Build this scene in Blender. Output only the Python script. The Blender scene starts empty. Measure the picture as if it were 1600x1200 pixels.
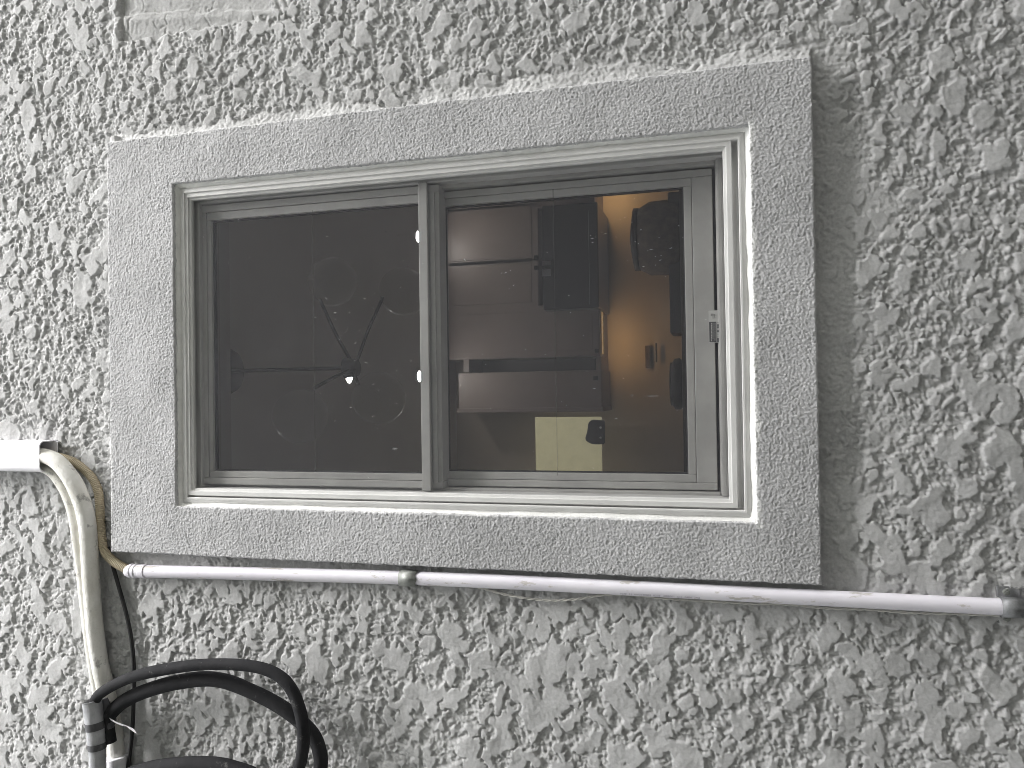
import bpy, bmesh, math, random
import numpy as np
from mathutils import Matrix, Vector

# ------------------------------------------------------------------ camera, sky, sun, exposure
S = bpy.context.scene
C = S.collection
R = math.radians
random.seed(5)
rng = np.random.default_rng(11)

CAM_Z, WALL_D = 1.5, 1.185            # eye height, metres from the lens to the wall plane (y = 0)
FPX = 1200.0
_AX = np.array([-0.01529708, -0.99980912, 0.01215451])    # world X, Y, Z seen in the camera's right / down / forward axes
_AY = np.array([0.26290957, 0.00770627, 0.9647897])
_AZ = np.array([-0.96469921, 0.017954, 0.2627415])
cam_d = bpy.data.cameras.new('camera')
cam = bpy.data.objects.new('camera', cam_d)
C.objects.link(cam)
cam_d.sensor_width, cam_d.lens = 36.0, 27.0
cam_d.clip_start, cam_d.clip_end = 0.02, 500
r_, d_, f_ = (Vector((_AX[i], _AY[i], _AZ[i])) for i in range(3))
m = Matrix.Identity(4)
for i in range(3):
    m[i][0], m[i][1], m[i][2] = r_[i], -d_[i], -f_[i]
m[0][3], m[1][3], m[2][3] = 0.0, -WALL_D, CAM_Z
cam.matrix_world = m
S.camera = cam

SUN_EL, SUN_AZ = R(45), R(36)          # azimuth measured from straight out of the wall towards +x
sun_dir = Vector((math.sin(SUN_AZ)*math.cos(SUN_EL), -math.cos(SUN_AZ)*math.cos(SUN_EL), math.sin(SUN_EL)))
w = bpy.data.worlds.new('World')
S.world = w
w.use_nodes = True
nt = w.node_tree
sky = nt.nodes.new('ShaderNodeTexSky')
sky.sky_type = 'NISHITA'
sky.sun_disc = False
sky.sun_elevation = SUN_EL
sky.sun_rotation = math.atan2(sun_dir.x, sun_dir.y)
sky.air_density, sky.dust_density, sky.ozone_density = 1.0, 5.0, 0.6
hsv = nt.nodes.new('ShaderNodeHueSaturation')
hsv.inputs['Saturation'].default_value = 0.18     # overcast: the cloud deck greys the sky
nt.links.new(sky.outputs[0], hsv.inputs['Color'])
nt.links.new(hsv.outputs[0], nt.nodes['Background'].inputs[0])
nt.nodes['Background'].inputs[1].default_value = 0.06
sd = bpy.data.lights.new('sun', 'SUN')
sd.energy, sd.angle, sd.color = 1.5, R(44), (1.0, 0.99, 0.985)
sun = bpy.data.objects.new('sun', sd)
C.objects.link(sun)
sun.rotation_euler = sun_dir.to_track_quat('Z', 'Y').to_euler()
sun.location = (2, -4, 6)
S.view_settings.view_transform = 'Standard'
S.view_settings.look = 'None'
S.view_settings.exposure = 3.30
S.view_settings.gamma = 1.0
S.view_settings.use_curve_mapping = False
S.cycles.max_bounces = 8
S.cycles.transparent_max_bounces = 12
S.cycles.use_denoising = True
S.cycles.filter_width = 0.9
S.cycles.use_adaptive_sampling = False
S.cycles.denoising_prefilter = 'ACCURATE'

# ------------------------------------------------------------------ helpers
def at(u, v, D):
    """Point at distance D in front of the lens plane (measured square to the wall), on the sight line of a 1600 x 1200 pixel."""
    q = np.array([(u-800)/FPX, (v-600)/FPX, 1.0])
    p = np.array([q @ _AX, q @ _AY, q @ _AZ])
    p = p/p[1]*D
    return Vector((p[0], D-WALL_D, p[2]+CAM_Z))

def at_height(u, v, z):
    q = np.array([(u-800)/FPX, (v-600)/FPX, 1.0])
    p = np.array([q @ _AX, q @ _AY, q @ _AZ])
    p = p/p[2]*(z-CAM_Z)
    return Vector((p[0], p[1]-WALL_D, z))

def span(px, p):
    """Length in metres of px pixels at point p."""
    return px*((p-Vector((0, -WALL_D, CAM_Z))).dot(f_))/FPX

def tag(o, label=None, cat=None, kind=None, group=None):
    for k, v in (('label', label), ('category', cat), ('kind', kind), ('group', group)):
        if v:
            o[k] = v
    return o

def empty(name, loc, parent=None):
    o = bpy.data.objects.new(name, None)
    o.empty_display_size = 0.05
    C.objects.link(o)
    o.location = loc
    if parent:
        o.parent = parent
        o.matrix_parent_inverse = Matrix.Translation(-world_loc(parent))
    return o

def world_loc(o):
    return o.location.copy()            # every Empty is unrotated and keeps world coordinates

def link(name, me, mat, parent=None, smooth=False):
    o = bpy.data.objects.new(name, me)
    C.objects.link(o)
    if mat:
        me.materials.append(mat)
    if parent:
        o.parent = parent
        o.matrix_parent_inverse = Matrix.Translation(-world_loc(parent))
    if smooth:
        me.polygons.foreach_set('use_smooth', [True]*len(me.polygons))
    return o

def mesh_np(verts, quads, smooth=True):
    me = bpy.data.meshes.new('m')
    n, k = len(verts), len(quads)
    me.vertices.add(n)
    me.vertices.foreach_set('co', np.ascontiguousarray(verts, dtype=np.float32).ravel())
    me.loops.add(k*4)
    me.loops.foreach_set('vertex_index', np.ascontiguousarray(quads, dtype=np.int32).ravel())
    me.polygons.add(k)
    me.polygons.foreach_set('loop_start', np.arange(0, k*4, 4, dtype=np.int32))
    me.polygons.foreach_set('use_smooth', np.full(k, smooth, dtype=bool))
    me.update(calc_edges=True)
    return me

def mesh_py(verts, faces):
    me = bpy.data.meshes.new('m')
    me.from_pydata([tuple(v) for v in verts], [], faces)
    me.update()
    return me

def box_mesh(lo, hi, bev=0.0):
    bm = bmesh.new()
    bmesh.ops.create_cube(bm, size=1.0)
    for v in bm.verts:
        v.co = Vector([(lo[i]+hi[i])/2 + v.co[i]*(hi[i]-lo[i]) for i in range(3)])
    if bev:
        bmesh.ops.bevel(bm, geom=bm.edges[:], offset=bev, segments=2, affect='EDGES', profile=0.6)
    me = bpy.data.meshes.new('m')
    bm.to_mesh(me)
    bm.free()
    return me

def box(name, lo, hi, mat, parent=None, bev=0.0):
    lo, hi = [min(a, b) for a, b in zip(lo, hi)], [max(a, b) for a, b in zip(lo, hi)]
    return link(name, box_mesh(lo, hi, bev), mat, parent)

def pbox(name, u0, u1, v0, v1, D0, D1, mat, parent=None, bev=0.0):
    """A box whose face at D0 spans two pixel corners, reaching back to D1."""
    a, b = at(u0, v0, D0), at(u1, v1, D0)
    return box(name, (a.x, D0-WALL_D, a.z), (b.x, D1-WALL_D, b.z), mat, parent, bev)

def catmull(pts, n):
    P = [np.array(p, float) for p in pts]
    P = [2*P[0]-P[1]] + P + [2*P[-1]-P[-2]]
    out = []
    seg = len(P)-3
    for t in np.linspace(0, seg-1e-9, n):
        i = int(t); f = t-i
        a, b, c, d = P[i:i+4]
        out.append(0.5*((2*b) + (-a+c)*f + (2*a-5*b+4*c-d)*f*f + (-a+3*b-3*c+d)*f**3))
    return np.array(out)

def resample(path, n):
    d = np.r_[0, np.cumsum(np.linalg.norm(np.diff(path, axis=0), axis=1))]
    t = np.linspace(0, d[-1], n)
    return np.stack([np.interp(t, d, path[:, k]) for k in range(3)], 1), t

def tube_mesh(path, rad, sides=18, caps=True, lump=0.0, seed=0):
    n = len(path)
    rad = np.broadcast_to(np.asarray(rad, float), (n,))
    T = np.gradient(path, axis=0)
    T /= np.linalg.norm(T, axis=1)[:, None]
    N = np.zeros_like(T)
    a = np.array([0, -1.0, 0.02])
    a -= T[0]*(a @ T[0])
    N[0] = a/np.linalg.norm(a)
    for i in range(1, n):
        v = N[i-1]-T[i]*(N[i-1] @ T[i])
        N[i] = v/np.linalg.norm(v)
    B = np.cross(T, N)
    th = np.linspace(0, 2*np.pi, sides, endpoint=False)
    rr = rad[:, None]*np.ones(sides)[None]
    if lump:
        g = np.random.default_rng(seed).normal(size=(n, sides))
        k = np.fft.fft2(g)
        fy = np.fft.fftfreq(n)[:, None]; fx = np.fft.fftfreq(sides)[None]
        g = np.real(np.fft.ifft2(k*np.exp(-2*np.pi**2*((fy*4)**2+(fx*1.3)**2))))
        rr = rr*(1+lump*g/g.std())
    V = path[:, None]+rr[..., None]*(np.cos(th)[None, :, None]*N[:, None]+np.sin(th)[None, :, None]*B[:, None])
    V = V.reshape(-1, 3)
    i = np.arange(n-1)[:, None]*sides; j = np.arange(sides)[None]; k = (j+1) % sides
    Q = np.stack([i+j, i+k, i+sides+k, i+sides+j], -1).reshape(-1, 4)
    faces = [tuple(int(x) for x in q) for q in Q]
    if caps:
        faces += [tuple(range(sides-1, -1, -1)), tuple(range((n-1)*sides, n*sides))]
    me = mesh_py(V, faces)
    me.polygons.foreach_set('use_smooth', [len(p.vertices) == 4 for p in me.polygons])
    return me

def tube(name, pts, rad, mat, parent=None, n=80, sides=18, lump=0.0, seed=0, smooth_path=True):
    path = catmull(pts, n) if smooth_path and len(pts) > 2 else np.array([np.array(pts[0])*(1-t)+np.array(pts[-1])*t for t in np.linspace(0, 1, n)])
    if np.ndim(rad):
        rad = np.interp(np.linspace(0, 1, n), np.linspace(0, 1, len(rad)), rad)
    return link(name, tube_mesh(path, rad, sides, True, lump, seed), mat, parent)

def frame_sides(names, rect, profile, mat, parent):
    """Four mitred members of a rectangular frame. rect = x0, x1, z0, z1; profile = closed list of (inset, y)."""
    x0, x1, z0, z1 = rect
    cs = lambda s: [(x0+s, z0+s), (x1-s, z0+s), (x1-s, z1-s), (x0+s, z1-s)]
    out = []
    for k in range(4):
        V, n = [], len(profile)
        for s, y in profile:
            c = cs(s)
            V += [(c[k][0], y, c[k][1]+CAM_Z), (c[(k+1) % 4][0], y, c[(k+1) % 4][1]+CAM_Z)]
        F = [(2*i, 2*i+1, 2*((i+1) % n)+1, 2*((i+1) % n)) for i in range(n)]
        F += [tuple(2*i for i in range(n))[::-1], tuple(2*i+1 for i in range(n))]
        out.append(link(names, mesh_py(V, F), mat, parent))
    return out

def rbox(name, x0, x1, z0, z1, y0, y1, mat, parent, bev=0.0012):
    return box(name, (x0, y0, z0+CAM_Z), (x1, y1, z1+CAM_Z), mat, parent, bev)

# ------------------------------------------------------------------ materials
class M:
    def __init__(self, name, col, rough=0.6, metal=0.0, spec=None):
        self.m = bpy.data.materials.new(name)
        self.m.use_nodes = True
        self.nt = self.m.node_tree
        self.b = self.nt.nodes['Principled BSDF']
        self.col = (*col, 1) if len(col) == 3 else col
        self.b.inputs['Base Color'].default_value = self.col
        self.b.inputs['Roughness'].default_value = rough
        self.b.inputs['Metallic'].default_value = metal
        if spec is not None:
            self.b.inputs['Specular IOR Level'].default_value = spec
        self.tc = self.nt.nodes.new('ShaderNodeTexCoord')
        self.last = None

    def n(self, t, **kw):
        x = self.nt.nodes.new(t)
        for k, v in kw.items():
            setattr(x, k, v)
        return x

    def noise(self, scale, detail=4, rough=0.6, stretch=None):
        x = self.n('ShaderNodeTexNoise')
        x.inputs['Scale'].default_value = scale
        x.inputs['Detail'].default_value = detail
        x.inputs['Roughness'].default_value = rough
        src = self.tc.outputs['Object']
        if stretch:
            mp = self.n('ShaderNodeMapping')
            mp.inputs['Scale'].default_value = stretch
            self.nt.links.new(src, mp.inputs[0])
            src = mp.outputs[0]
        self.nt.links.new(src, x.inputs['Vector'])
        return x.outputs['Fac']

    def ramp(self, src, stops):
        x = self.n('ShaderNodeValToRGB')
        while len(x.color_ramp.elements) < len(stops):
            x.color_ramp.elements.new(0.5)
        for e, (p, c) in zip(x.color_ramp.elements, stops):
            e.position, e.color = p, (*c, 1) if len(c) == 3 else c
        self.nt.links.new(src, x.inputs[0])
        return x.outputs[0]

    def mix(self, fac, a, b):
        x = self.n('ShaderNodeMix', data_type='RGBA')
        for s, v in ((x.inputs[0], fac), (x.inputs[6], a), (x.inputs[7], b)):
            if hasattr(v, 'is_linked') or isinstance(v, bpy.types.NodeSocket):
                self.nt.links.new(v, s)
            elif isinstance(v, (int, float)):
                s.default_value = v
            else:
                s.default_value = (*v, 1) if len(v) == 3 else v
        return x.outputs[2]

    def color(self, src):
        self.nt.links.new(src, self.b.inputs['Base Color'])
        return self

    def mottle(self, scale, lo, hi, detail=5, stretch=None, a=0.35, b=0.65):
        c = np.array(self.col[:3])
        return self.color(self.ramp(self.noise(scale, detail, 0.6, stretch), [(a, tuple(c*lo)), (b, tuple(c*hi))]))

    def bump(self, src, dist, strength=1.0):
        x = self.n('ShaderNodeBump')
        x.inputs['Distance'].default_value = dist
        x.inputs['Strength'].default_value = strength
        self.nt.links.new(src, x.inputs['Height'])
        if self.last:
            self.nt.links.new(self.last, x.inputs['Normal'])
        self.last = x.outputs[0]
        self.nt.links.new(self.last, self.b.inputs['Normal'])
        return self

def stucco_mat(name, col, white):
    q = M(name, col, 0.85, spec=0.25)
    c = np.array(col)
    base = q.ramp(q.noise(9, 6), [(0.35, tuple(c*0.90)), (0.65, tuple(c*1.07))])
    fine = q.ramp(q.noise(260, 3), [(0.3, (0.86,)*3), (0.7, (1.06,)*3)])
    x = q.n('ShaderNodeMix', data_type='RGBA', blend_type='MULTIPLY')
    x.inputs[0].default_value = 1.0
    q.nt.links.new(base, x.inputs[6]); q.nt.links.new(fine, x.inputs[7])
    a = q.n('ShaderNodeAttribute', attribute_name='skim')
    q.color(q.mix(a.outputs['Fac'], x.outputs[2], white))
    q.bump(q.noise(900, 3), 0.0006, 0.6)
    return q

WALL = stucco_mat('painted stucco', (0.485, 0.485, 0.482), (0.60, 0.60, 0.595)).m
MORTAR = stucco_mat('painted mortar', (0.43, 0.43, 0.425), (0.8, 0.8, 0.78)).m
TRIM = stucco_mat('textured acrylic trim', (0.52, 0.518, 0.525), (0.80, 0.80, 0.79)).m
q = M('stucco beyond', (0.45, 0.455, 0.435), 0.85, spec=0.25).mottle(6, 0.9, 1.08)
pl = q.ramp(q.noise(55, 3, 0.5), [(0.50, (0, 0, 0)), (0.54, (1, 1, 1))])
q.bump(q.noise(130, 5, 0.7), 0.005).bump(pl, 0.003); WALLFAR = q.m
q = M('frame aluminium', (0.68, 0.677, 0.663), 0.42, spec=0.4).mottle(14, 0.93, 1.04)
q.bump(q.noise(1400, 2), 0.00008, 0.4); FRAME = q.m
q = M('sash vinyl', (0.50, 0.495, 0.475), 0.5, spec=0.35).mottle(18, 0.90, 1.05)
SASH = q.m
q = M('caulk', (0.80, 0.80, 0.775), 0.55).mottle(60, 0.9, 1.03)
q.bump(q.noise(160, 4), 0.0008); CAULK = q.m
GASKET = M('rubber gasket', (0.03, 0.03, 0.032), 0.7).m
q = M('pvc', (0.80, 0.775, 0.83), 0.32, spec=0.5)
scuff = q.ramp(q.noise(55, 7, 0.7, (1.0, 1.0, 0.25)), [(0.575, (0, 0, 0)), (0.62, (1, 1, 1))])
q.color(q.mix(scuff, q.ramp(q.noise(7, 4), [(0.35, (0.74, 0.715, 0.775)), (0.65, (0.82, 0.80, 0.85))]), (0.54, 0.51, 0.49)))
q.bump(q.noise(200, 3), 0.0002, 0.4); PVC = q.m
q = M('duct plastic', (0.84, 0.83, 0.86), 0.38, spec=0.45).mottle(10, 0.96, 1.02); DUCT = q.m
q = M('pipe insulation', (0.78, 0.765, 0.71), 0.72)
st = q.ramp(q.noise(38, 6, 0.65), [(0.585, (0, 0, 0)), (0.66, (0.8, 0.8, 0.8))])
q.color(q.mix(st, q.ramp(q.noise(16, 5), [(0.35, (0.66, 0.645, 0.59)), (0.62, (0.80, 0.79, 0.75))]), (0.30, 0.29, 0.27)))
q.bump(q.noise(90, 5), 0.002).bump(q.noise(420, 3), 0.0005); INSUL = q.m
q = M('tan drain hose', (0.46, 0.39, 0.27), 0.5).mottle(30, 0.85, 1.1); TAN = q.m
q = M('black foam', (0.030, 0.030, 0.032), 0.85, spec=0.25)
sc = q.ramp(q.noise(48, 8, 0.75), [(0.60, (0, 0, 0)), (0.66, (1, 1, 1))])
q.color(q.mix(sc, q.ramp(q.noise(22, 4), [(0.3, (0.013, 0.013, 0.015)), (0.7, (0.026, 0.026, 0.028))]), (0.09, 0.09, 0.088)))
q.bump(q.noise(70, 5), 0.0012).bump(q.noise(500, 2), 0.0003); FOAM = q.m
q = M('black cable', (0.015, 0.015, 0.016), 0.45); CABLE = q.m
q = M('grey tape', (0.40, 0.405, 0.42), 0.5).mottle(40, 0.8, 1.15)
q.bump(q.noise(120, 4, 0.6, (0.3, 1, 1)), 0.0012); TAPE = q.m
q = M('black tape', (0.075, 0.075, 0.08), 0.5); q.bump(q.noise(130, 4), 0.001); BTAPE = q.m
q = M('galvanised steel', (0.26, 0.27, 0.25), 0.5, 0.35).mottle(70, 0.7, 1.15); GALV = q.m
q = M('dark steel', (0.24, 0.245, 0.25), 0.5, 0.5).mottle(60, 0.6, 1.3); DSTEEL = q.m
BLACK = M('black', (0.02, 0.02, 0.023), 0.5).m
WIRE = M('grey white wire', (0.55, 0.54, 0.50), 0.6).m
PRINT = M('grey ink', (0.36, 0.34, 0.38), 0.6).m
STICK_W = M('sticker silver', (0.62, 0.62, 0.60), 0.4).m
STICK_D = M('sticker dark ink', (0.10, 0.10, 0.105), 0.45).m
STICK_G = M('sticker mid ink', (0.30, 0.30, 0.30), 0.45).m
q = M('concrete', (0.28, 0.275, 0.26), 0.9).mottle(1.5, 0.85, 1.1); CONC = q.m
PLASTER = M('room paint', (0.58, 0.50, 0.42), 0.85).mottle(3, 0.95, 1.03).m
CEIL = M('ceiling paint', (0.80, 0.80, 0.80), 0.9).mottle(3, 0.97, 1.02).m
FLOORM = M('room floor', (0.42, 0.36, 0.30), 0.5).mottle(8, 0.8, 1.1, stretch=(1, 8, 1)).m
CAB = M('cabinet laminate', (0.25, 0.20, 0.175), 0.45).mottle(5, 0.94, 1.04).m
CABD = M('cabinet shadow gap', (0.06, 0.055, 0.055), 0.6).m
HOOD = M('hood enamel', (0.02, 0.021, 0.025), 0.28).m
STEEL = M('steel trim', (0.55, 0.55, 0.56), 0.3, 1.0).m
q = M('glowing yellow panel', (0.62, 0.58, 0.36), 0.7).mottle(12, 0.9, 1.06)
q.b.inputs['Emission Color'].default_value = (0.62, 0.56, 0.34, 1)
q.b.inputs['Emission Strength'].default_value = 0.055  # glow added to brighten the yellow panel; no source stands behind it
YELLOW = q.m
WHITEP = M('white paint', (0.78, 0.78, 0.76), 0.5).m
DARKM = M('dark bronze', (0.02, 0.018, 0.018), 0.45, 0.3).m
COUNTER = M('dark counter', (0.07, 0.06, 0.055), 0.35).m
BROWN = M('brown cloth', (0.12, 0.085, 0.06), 0.8).mottle(20, 0.7, 1.2).m

def emis(name, col, s):
    x = bpy.data.materials.new(name); x.use_nodes = True
    t = x.node_tree; t.nodes.clear()
    e = t.nodes.new('ShaderNodeEmission'); o = t.nodes.new('ShaderNodeOutputMaterial')
    e.inputs[0].default_value, e.inputs[1].default_value = (*col, 1), s
    t.links.new(e.outputs[0], o.inputs[0])
    return x
LED = emis('led face', (1.0, 0.96, 0.92), 21)
WARM = emis('warm led strip', (1.0, 0.62, 0.25), 0.04)

def veil(name, col, cover, rough, specks=True):
    """Transparent sheet: fine woven screen or dusty glass. cover = share of it that is solid."""
    x = bpy.data.materials.new(name); x.use_nodes = True
    t = x.node_tree; t.nodes.clear()
    N = t.nodes.new; L = t.links.new
    out, mx, tr = N('ShaderNodeOutputMaterial'), N('ShaderNodeMixShader'), N('ShaderNodeBsdfTransparent')
    p = N('ShaderNodeBsdfPrincipled')
    p.inputs['Base Color'].default_value = (*col, 1)
    p.inputs['Roughness'].default_value = rough
    tc = N('ShaderNodeTexCoord')
    no = N('ShaderNodeTexNoise'); no.inputs['Scale'].default_value = 5; no.inputs['Detail'].default_value = 5
    L(tc.outputs['Object'], no.inputs['Vector'])
    mr = N('ShaderNodeMapRange')
    mr.inputs['From Min'].default_value, mr.inputs['From Max'].default_value = 0.3, 0.7
    mr.inputs['To Min'].default_value, mr.inputs['To Max'].default_value = cover*0.85, cover*1.15
    L(no.outputs['Fac'], mr.inputs['Value'])
    fac = mr.outputs[0]
    if specks:
        vo = N('ShaderNodeTexVoronoi'); vo.inputs['Scale'].default_value = 26
        mp = N('ShaderNodeMapping'); mp.inputs['Scale'].default_value = (1.0, 1.0, 0.55); mp.inputs['Rotation'].default_value = (0, 0.5, 0)
        L(tc.outputs['Object'], mp.inputs[0]); L(mp.outputs[0], vo.inputs['Vector'])
        n2 = N('ShaderNodeTexNoise'); n2.inputs['Scale'].default_value = 9
        L(tc.outputs['Object'], n2.inputs['Vector'])
        lt = N('ShaderNodeMapRange')
        lt.inputs['From Min'].default_value, lt.inputs['From Max'].default_value = 0.055, 0.03
        lt.inputs['To Min'].default_value, lt.inputs['To Max'].default_value = 0.0, 0.55
        L(vo.outputs['Distance'], lt.inputs['Value'])
        th = N('ShaderNodeMapRange')
        th.inputs['From Min'].default_value, th.inputs['From Max'].default_value = 0.52, 0.60
        L(n2.outputs['Fac'], th.inputs['Value'])
        mu = N('ShaderNodeMath'); mu.operation = 'MULTIPLY'
        L(lt.outputs[0], mu.inputs[0]); L(th.outputs[0], mu.inputs[1])
        ad = N('ShaderNodeMath'); ad.operation = 'MAXIMUM'
        L(fac, ad.inputs[0]); L(mu.outputs[0], ad.inputs[1])
        fac = ad.outputs[0]
    L(fac, mx.inputs[0]); L(tr.outputs[0], mx.inputs[1]); L(p.outputs[0], mx.inputs[2]); L(mx.outputs[0], out.inputs[0])
    return x
SCREEN = veil('woven insect screen', (0.105, 0.105, 0.115), 0.31, 0.9, False)

def glass_mat():
    x = bpy.data.materials.new('window glass'); x.use_nodes = True
    t = x.node_tree; t.nodes.clear()
    N = t.nodes.new; L = t.links.new
    out = N('ShaderNodeOutputMaterial'); m1 = N('ShaderNodeMixShader'); tr = N('ShaderNodeBsdfTransparent'); gl = N('ShaderNodeBsdfGlossy')
    tr.inputs[0].default_value = (0.80, 0.82, 0.82, 1)
    gl.inputs['Roughness'].default_value = 0.02
    fr = N('ShaderNodeFresnel'); fr.inputs[0].default_value = 1.5
    L(fr.outputs[0], m1.inputs[0]); L(tr.outputs[0], m1.inputs[1]); L(gl.outputs[0], m1.inputs[2])
    # dust and scratches lying on the pane
    m2 = N('ShaderNodeMixShader'); df = N('ShaderNodeBsdfDiffuse'); df.inputs[0].default_value = (0.62, 0.62, 0.62, 1)
    tc = N('ShaderNodeTexCoord')
    fac = None
    for sc, thr, gate, rot, st in ((24, 0.075, 0.50, 0.5, 0.35), (11, 0.035, 0.45, 1.1, 0.16), (55, 0.10, 0.55, 0.0, 1.0)):
        vo = N('ShaderNodeTexVoronoi'); vo.inputs['Scale'].default_value = sc
        mp = N('ShaderNodeMapping'); mp.inputs['Scale'].default_value = (1.0, 1.0, st); mp.inputs['Rotation'].default_value = (0, rot, 0)
        L(tc.outputs['Object'], mp.inputs[0]); L(mp.outputs[0], vo.inputs['Vector'])
        n2 = N('ShaderNodeTexNoise'); n2.inputs['Scale'].default_value = 7+sc*0.3
        L(tc.outputs['Object'], n2.inputs['Vector'])
        lt = N('ShaderNodeMapRange')
        lt.inputs['From Min'].default_value, lt.inputs['From Max'].default_value = thr, thr*0.5
        lt.inputs['To Min'].default_value, lt.inputs['To Max'].default_value = 0.0, 0.5
        L(vo.outputs['Distance'], lt.inputs['Value'])
        th = N('ShaderNodeMapRange')
        th.inputs['From Min'].default_value, th.inputs['From Max'].default_value = gate+0.06, gate+0.12
        L(n2.outputs['Fac'], th.inputs['Value'])
        mu = N('ShaderNodeMath'); mu.operation = 'MULTIPLY'
        L(lt.outputs[0], mu.inputs[0]); L(th.outputs[0], mu.inputs[1])
        if fac is None:
            fac = mu.outputs[0]
        else:
            ad = N('ShaderNodeMath'); ad.operation = 'MAXIMUM'
            L(fac, ad.inputs[0]); L(mu.outputs[0], ad.inputs[1]); fac = ad.outputs[0]
    bs = N('ShaderNodeMath'); bs.operation = 'ADD'; bs.inputs[1].default_value = 0.012
    L(fac, bs.inputs[0])
    L(bs.outputs[0], m2.inputs[0]); L(m1.outputs[0], m2.inputs[1]); L(df.outputs[0], m2.inputs[2]); L(m2.outputs[0], out.inputs[0])
    return x
GLASS = glass_mat()
def translucent(name, col):
    x = bpy.data.materials.new(name); x.use_nodes = True
    t = x.node_tree; t.nodes.clear()
    N = t.nodes.new; L = t.links.new
    out = N('ShaderNodeOutputMaterial'); mx = N('ShaderNodeMixShader'); tr = N('ShaderNodeBsdfTransparent'); df = N('ShaderNodeBsdfPrincipled')
    df.inputs['Base Color'].default_value = (*col, 1); df.inputs['Roughness'].default_value = 0.25
    mx.inputs[0].default_value = 0.16
    L(tr.outputs[0], mx.inputs[1]); L(df.outputs[0], mx.inputs[2]); L(mx.outputs[0], out.inputs[0])
    return x
GLOBE = translucent('clear frosted globe', (0.85, 0.85, 0.85))
FILM = translucent('clear film', (0.8, 0.8, 0.8))
THREAD = translucent('pulled thread', (0.15, 0.15, 0.15))

# ------------------------------------------------------------------ ground
gnd = link('ground', mesh_py([(-60, -60, 0), (60, -60, 0), (60, 60, 0), (-60, 60, 0)], [(0, 1, 2, 3)]), CONC)
tag(gnd, kind='structure')
# unseen block added to shade the foot of this wall from sky and sun
nb = box_mesh((-7, -9.0, -0.1), (5.0, -2.05, 6.0))
tag(link('added_shade_block', nb, WALLFAR), kind='structure')

# ------------------------------------------------------------------ height fields
def lowpass(shape, sig):
    """Unit-variance smooth noise; sig = blur in cells (rows, cols)."""
    g = rng.normal(size=shape)
    fy = np.fft.fftfreq(shape[0])[:, None]; fx = np.fft.rfftfreq(shape[1])[None]
    k = np.fft.rfft2(g)*np.exp(-2*np.pi**2*((fy*sig[0])**2+(fx*sig[1])**2))
    g = np.fft.irfft2(k, s=shape)
    return (g-g.mean())/g.std()

def worley(X, Z, p, warp=None):
    """F1, F2 and the nearest cell's random value for jittered points of pitch p."""
    if warp is not None:
        X, Z = X+warp[0], Z+warp[1]
    gx, gz = X/p, Z/p
    ix, iz = np.floor(gx).astype(np.int32), np.floor(gz).astype(np.int32)
    ox, oz = ix.min()-2, iz.min()-2
    nx, nz = ix.max()-ox+4, iz.max()-oz+4
    J = rng.random((nz, nx, 3))
    f1 = np.full(X.shape, 9.0); f2 = f1.copy(); val = np.zeros(X.shape)
    for a in (-1, 0, 1):
        for b in (-1, 0, 1):
            c = J[iz+b-oz, ix+a-ox]
            d = np.hypot(ix+a+c[..., 0]-gx, iz+b+c[..., 1]-gz)
            n = d < f1
            f2 = np.where(n, f1, np.minimum(f2, d))
            val = np.where(n, c[..., 2], val)
            f1 = np.where(n, d, f1)
    return f1, f2, val

def sstep(a, b, x):
    t = np.clip((x-a)/(b-a), 0, 1)
    return t*t*(3-2*t)

TX0, TX1, TZ0, TZ1 = -0.275, 0.468, -0.131, 1.069      # trim outer edge
OX0, OX1, OZ0, OZ1 = -0.190, 0.379, -0.045, 0.928      # trim inner edge
PH = 0.0017
xs = np.arange(-1.25, 1.20, PH); zs = np.arange(-0.75, 1.70, PH)
X, Z = np.meshgrid(xs, zs)
shp = X.shape
mm = 0.001/PH
med = lowpass(shp, (2.6*mm, 2.6*mm))
region = lowpass(shp, (90*mm, 90*mm))
bw = (lowpass(shp, (1.8*mm, 1.8*mm))*0.0012+lowpass(shp, (5.5*mm, 5.5*mm))*0.0026, lowpass(shp, (1.8*mm, 1.8*mm))*0.0012+lowpass(shp, (5.5*mm, 5.5*mm))*0.0026)

def blobs(p, prob, r0, r1):
    """Signed distance into scattered flattened islands, each of its own size, stretch and turn."""
    gx, gz = X+bw[0], Z+bw[1]
    ix, iz = np.floor(gx/p).astype(np.int32), np.floor(gz/p).astype(np.int32)
    ox, oz = ix.min()-2, iz.min()-2
    nx, nz = ix.max()-ox+4, iz.max()-oz+4
    J = rng.random((nz, nx, 5))
    best = np.full(shp, -1.0)
    for a in (-1, 0, 1):
        for b in (-1, 0, 1):
            c = J[iz+b-oz, ix+a-ox]
            dx, dz = gx-(ix+a+c[..., 0])*p, gz-(iz+b+c[..., 1])*p
            on = np.clip(c[..., 2]/prob, 0, 1)
            rad = np.where(c[..., 2] < prob, r0+(r1-r0)*(1-on)**1.6, -0.02)
            th = (c[..., 3]-0.5)*1.9
            el = 1.0+0.75*c[..., 4]
            ca, sa = np.cos(th), np.sin(th)
            d = np.hypot((dx*ca+dz*sa)/el, (-dx*sa+dz*ca)*np.sqrt(el))
            best = np.maximum(best, rad-d)
    return best
sel = np.maximum(blobs(0.0195, 0.66, 0.0030, 0.0090), blobs(0.038, 0.66, 0.0060, 0.0160))
sel = np.maximum(sel, blobs(0.085, 0.28, 0.012, 0.022))
sel = sel+0.0011*region-0.0010*sstep(-0.1, 0.75, X)+0.0010
s = sstep(-0.0006, 0.0006, sel)
warp = (lowpass(shp, (2*mm, 2*mm))*0.0011, lowpass(shp, (2*mm, 2*mm))*0.0011)
a1, a2, av = worley(X, Z, 0.0086, warp)
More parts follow.
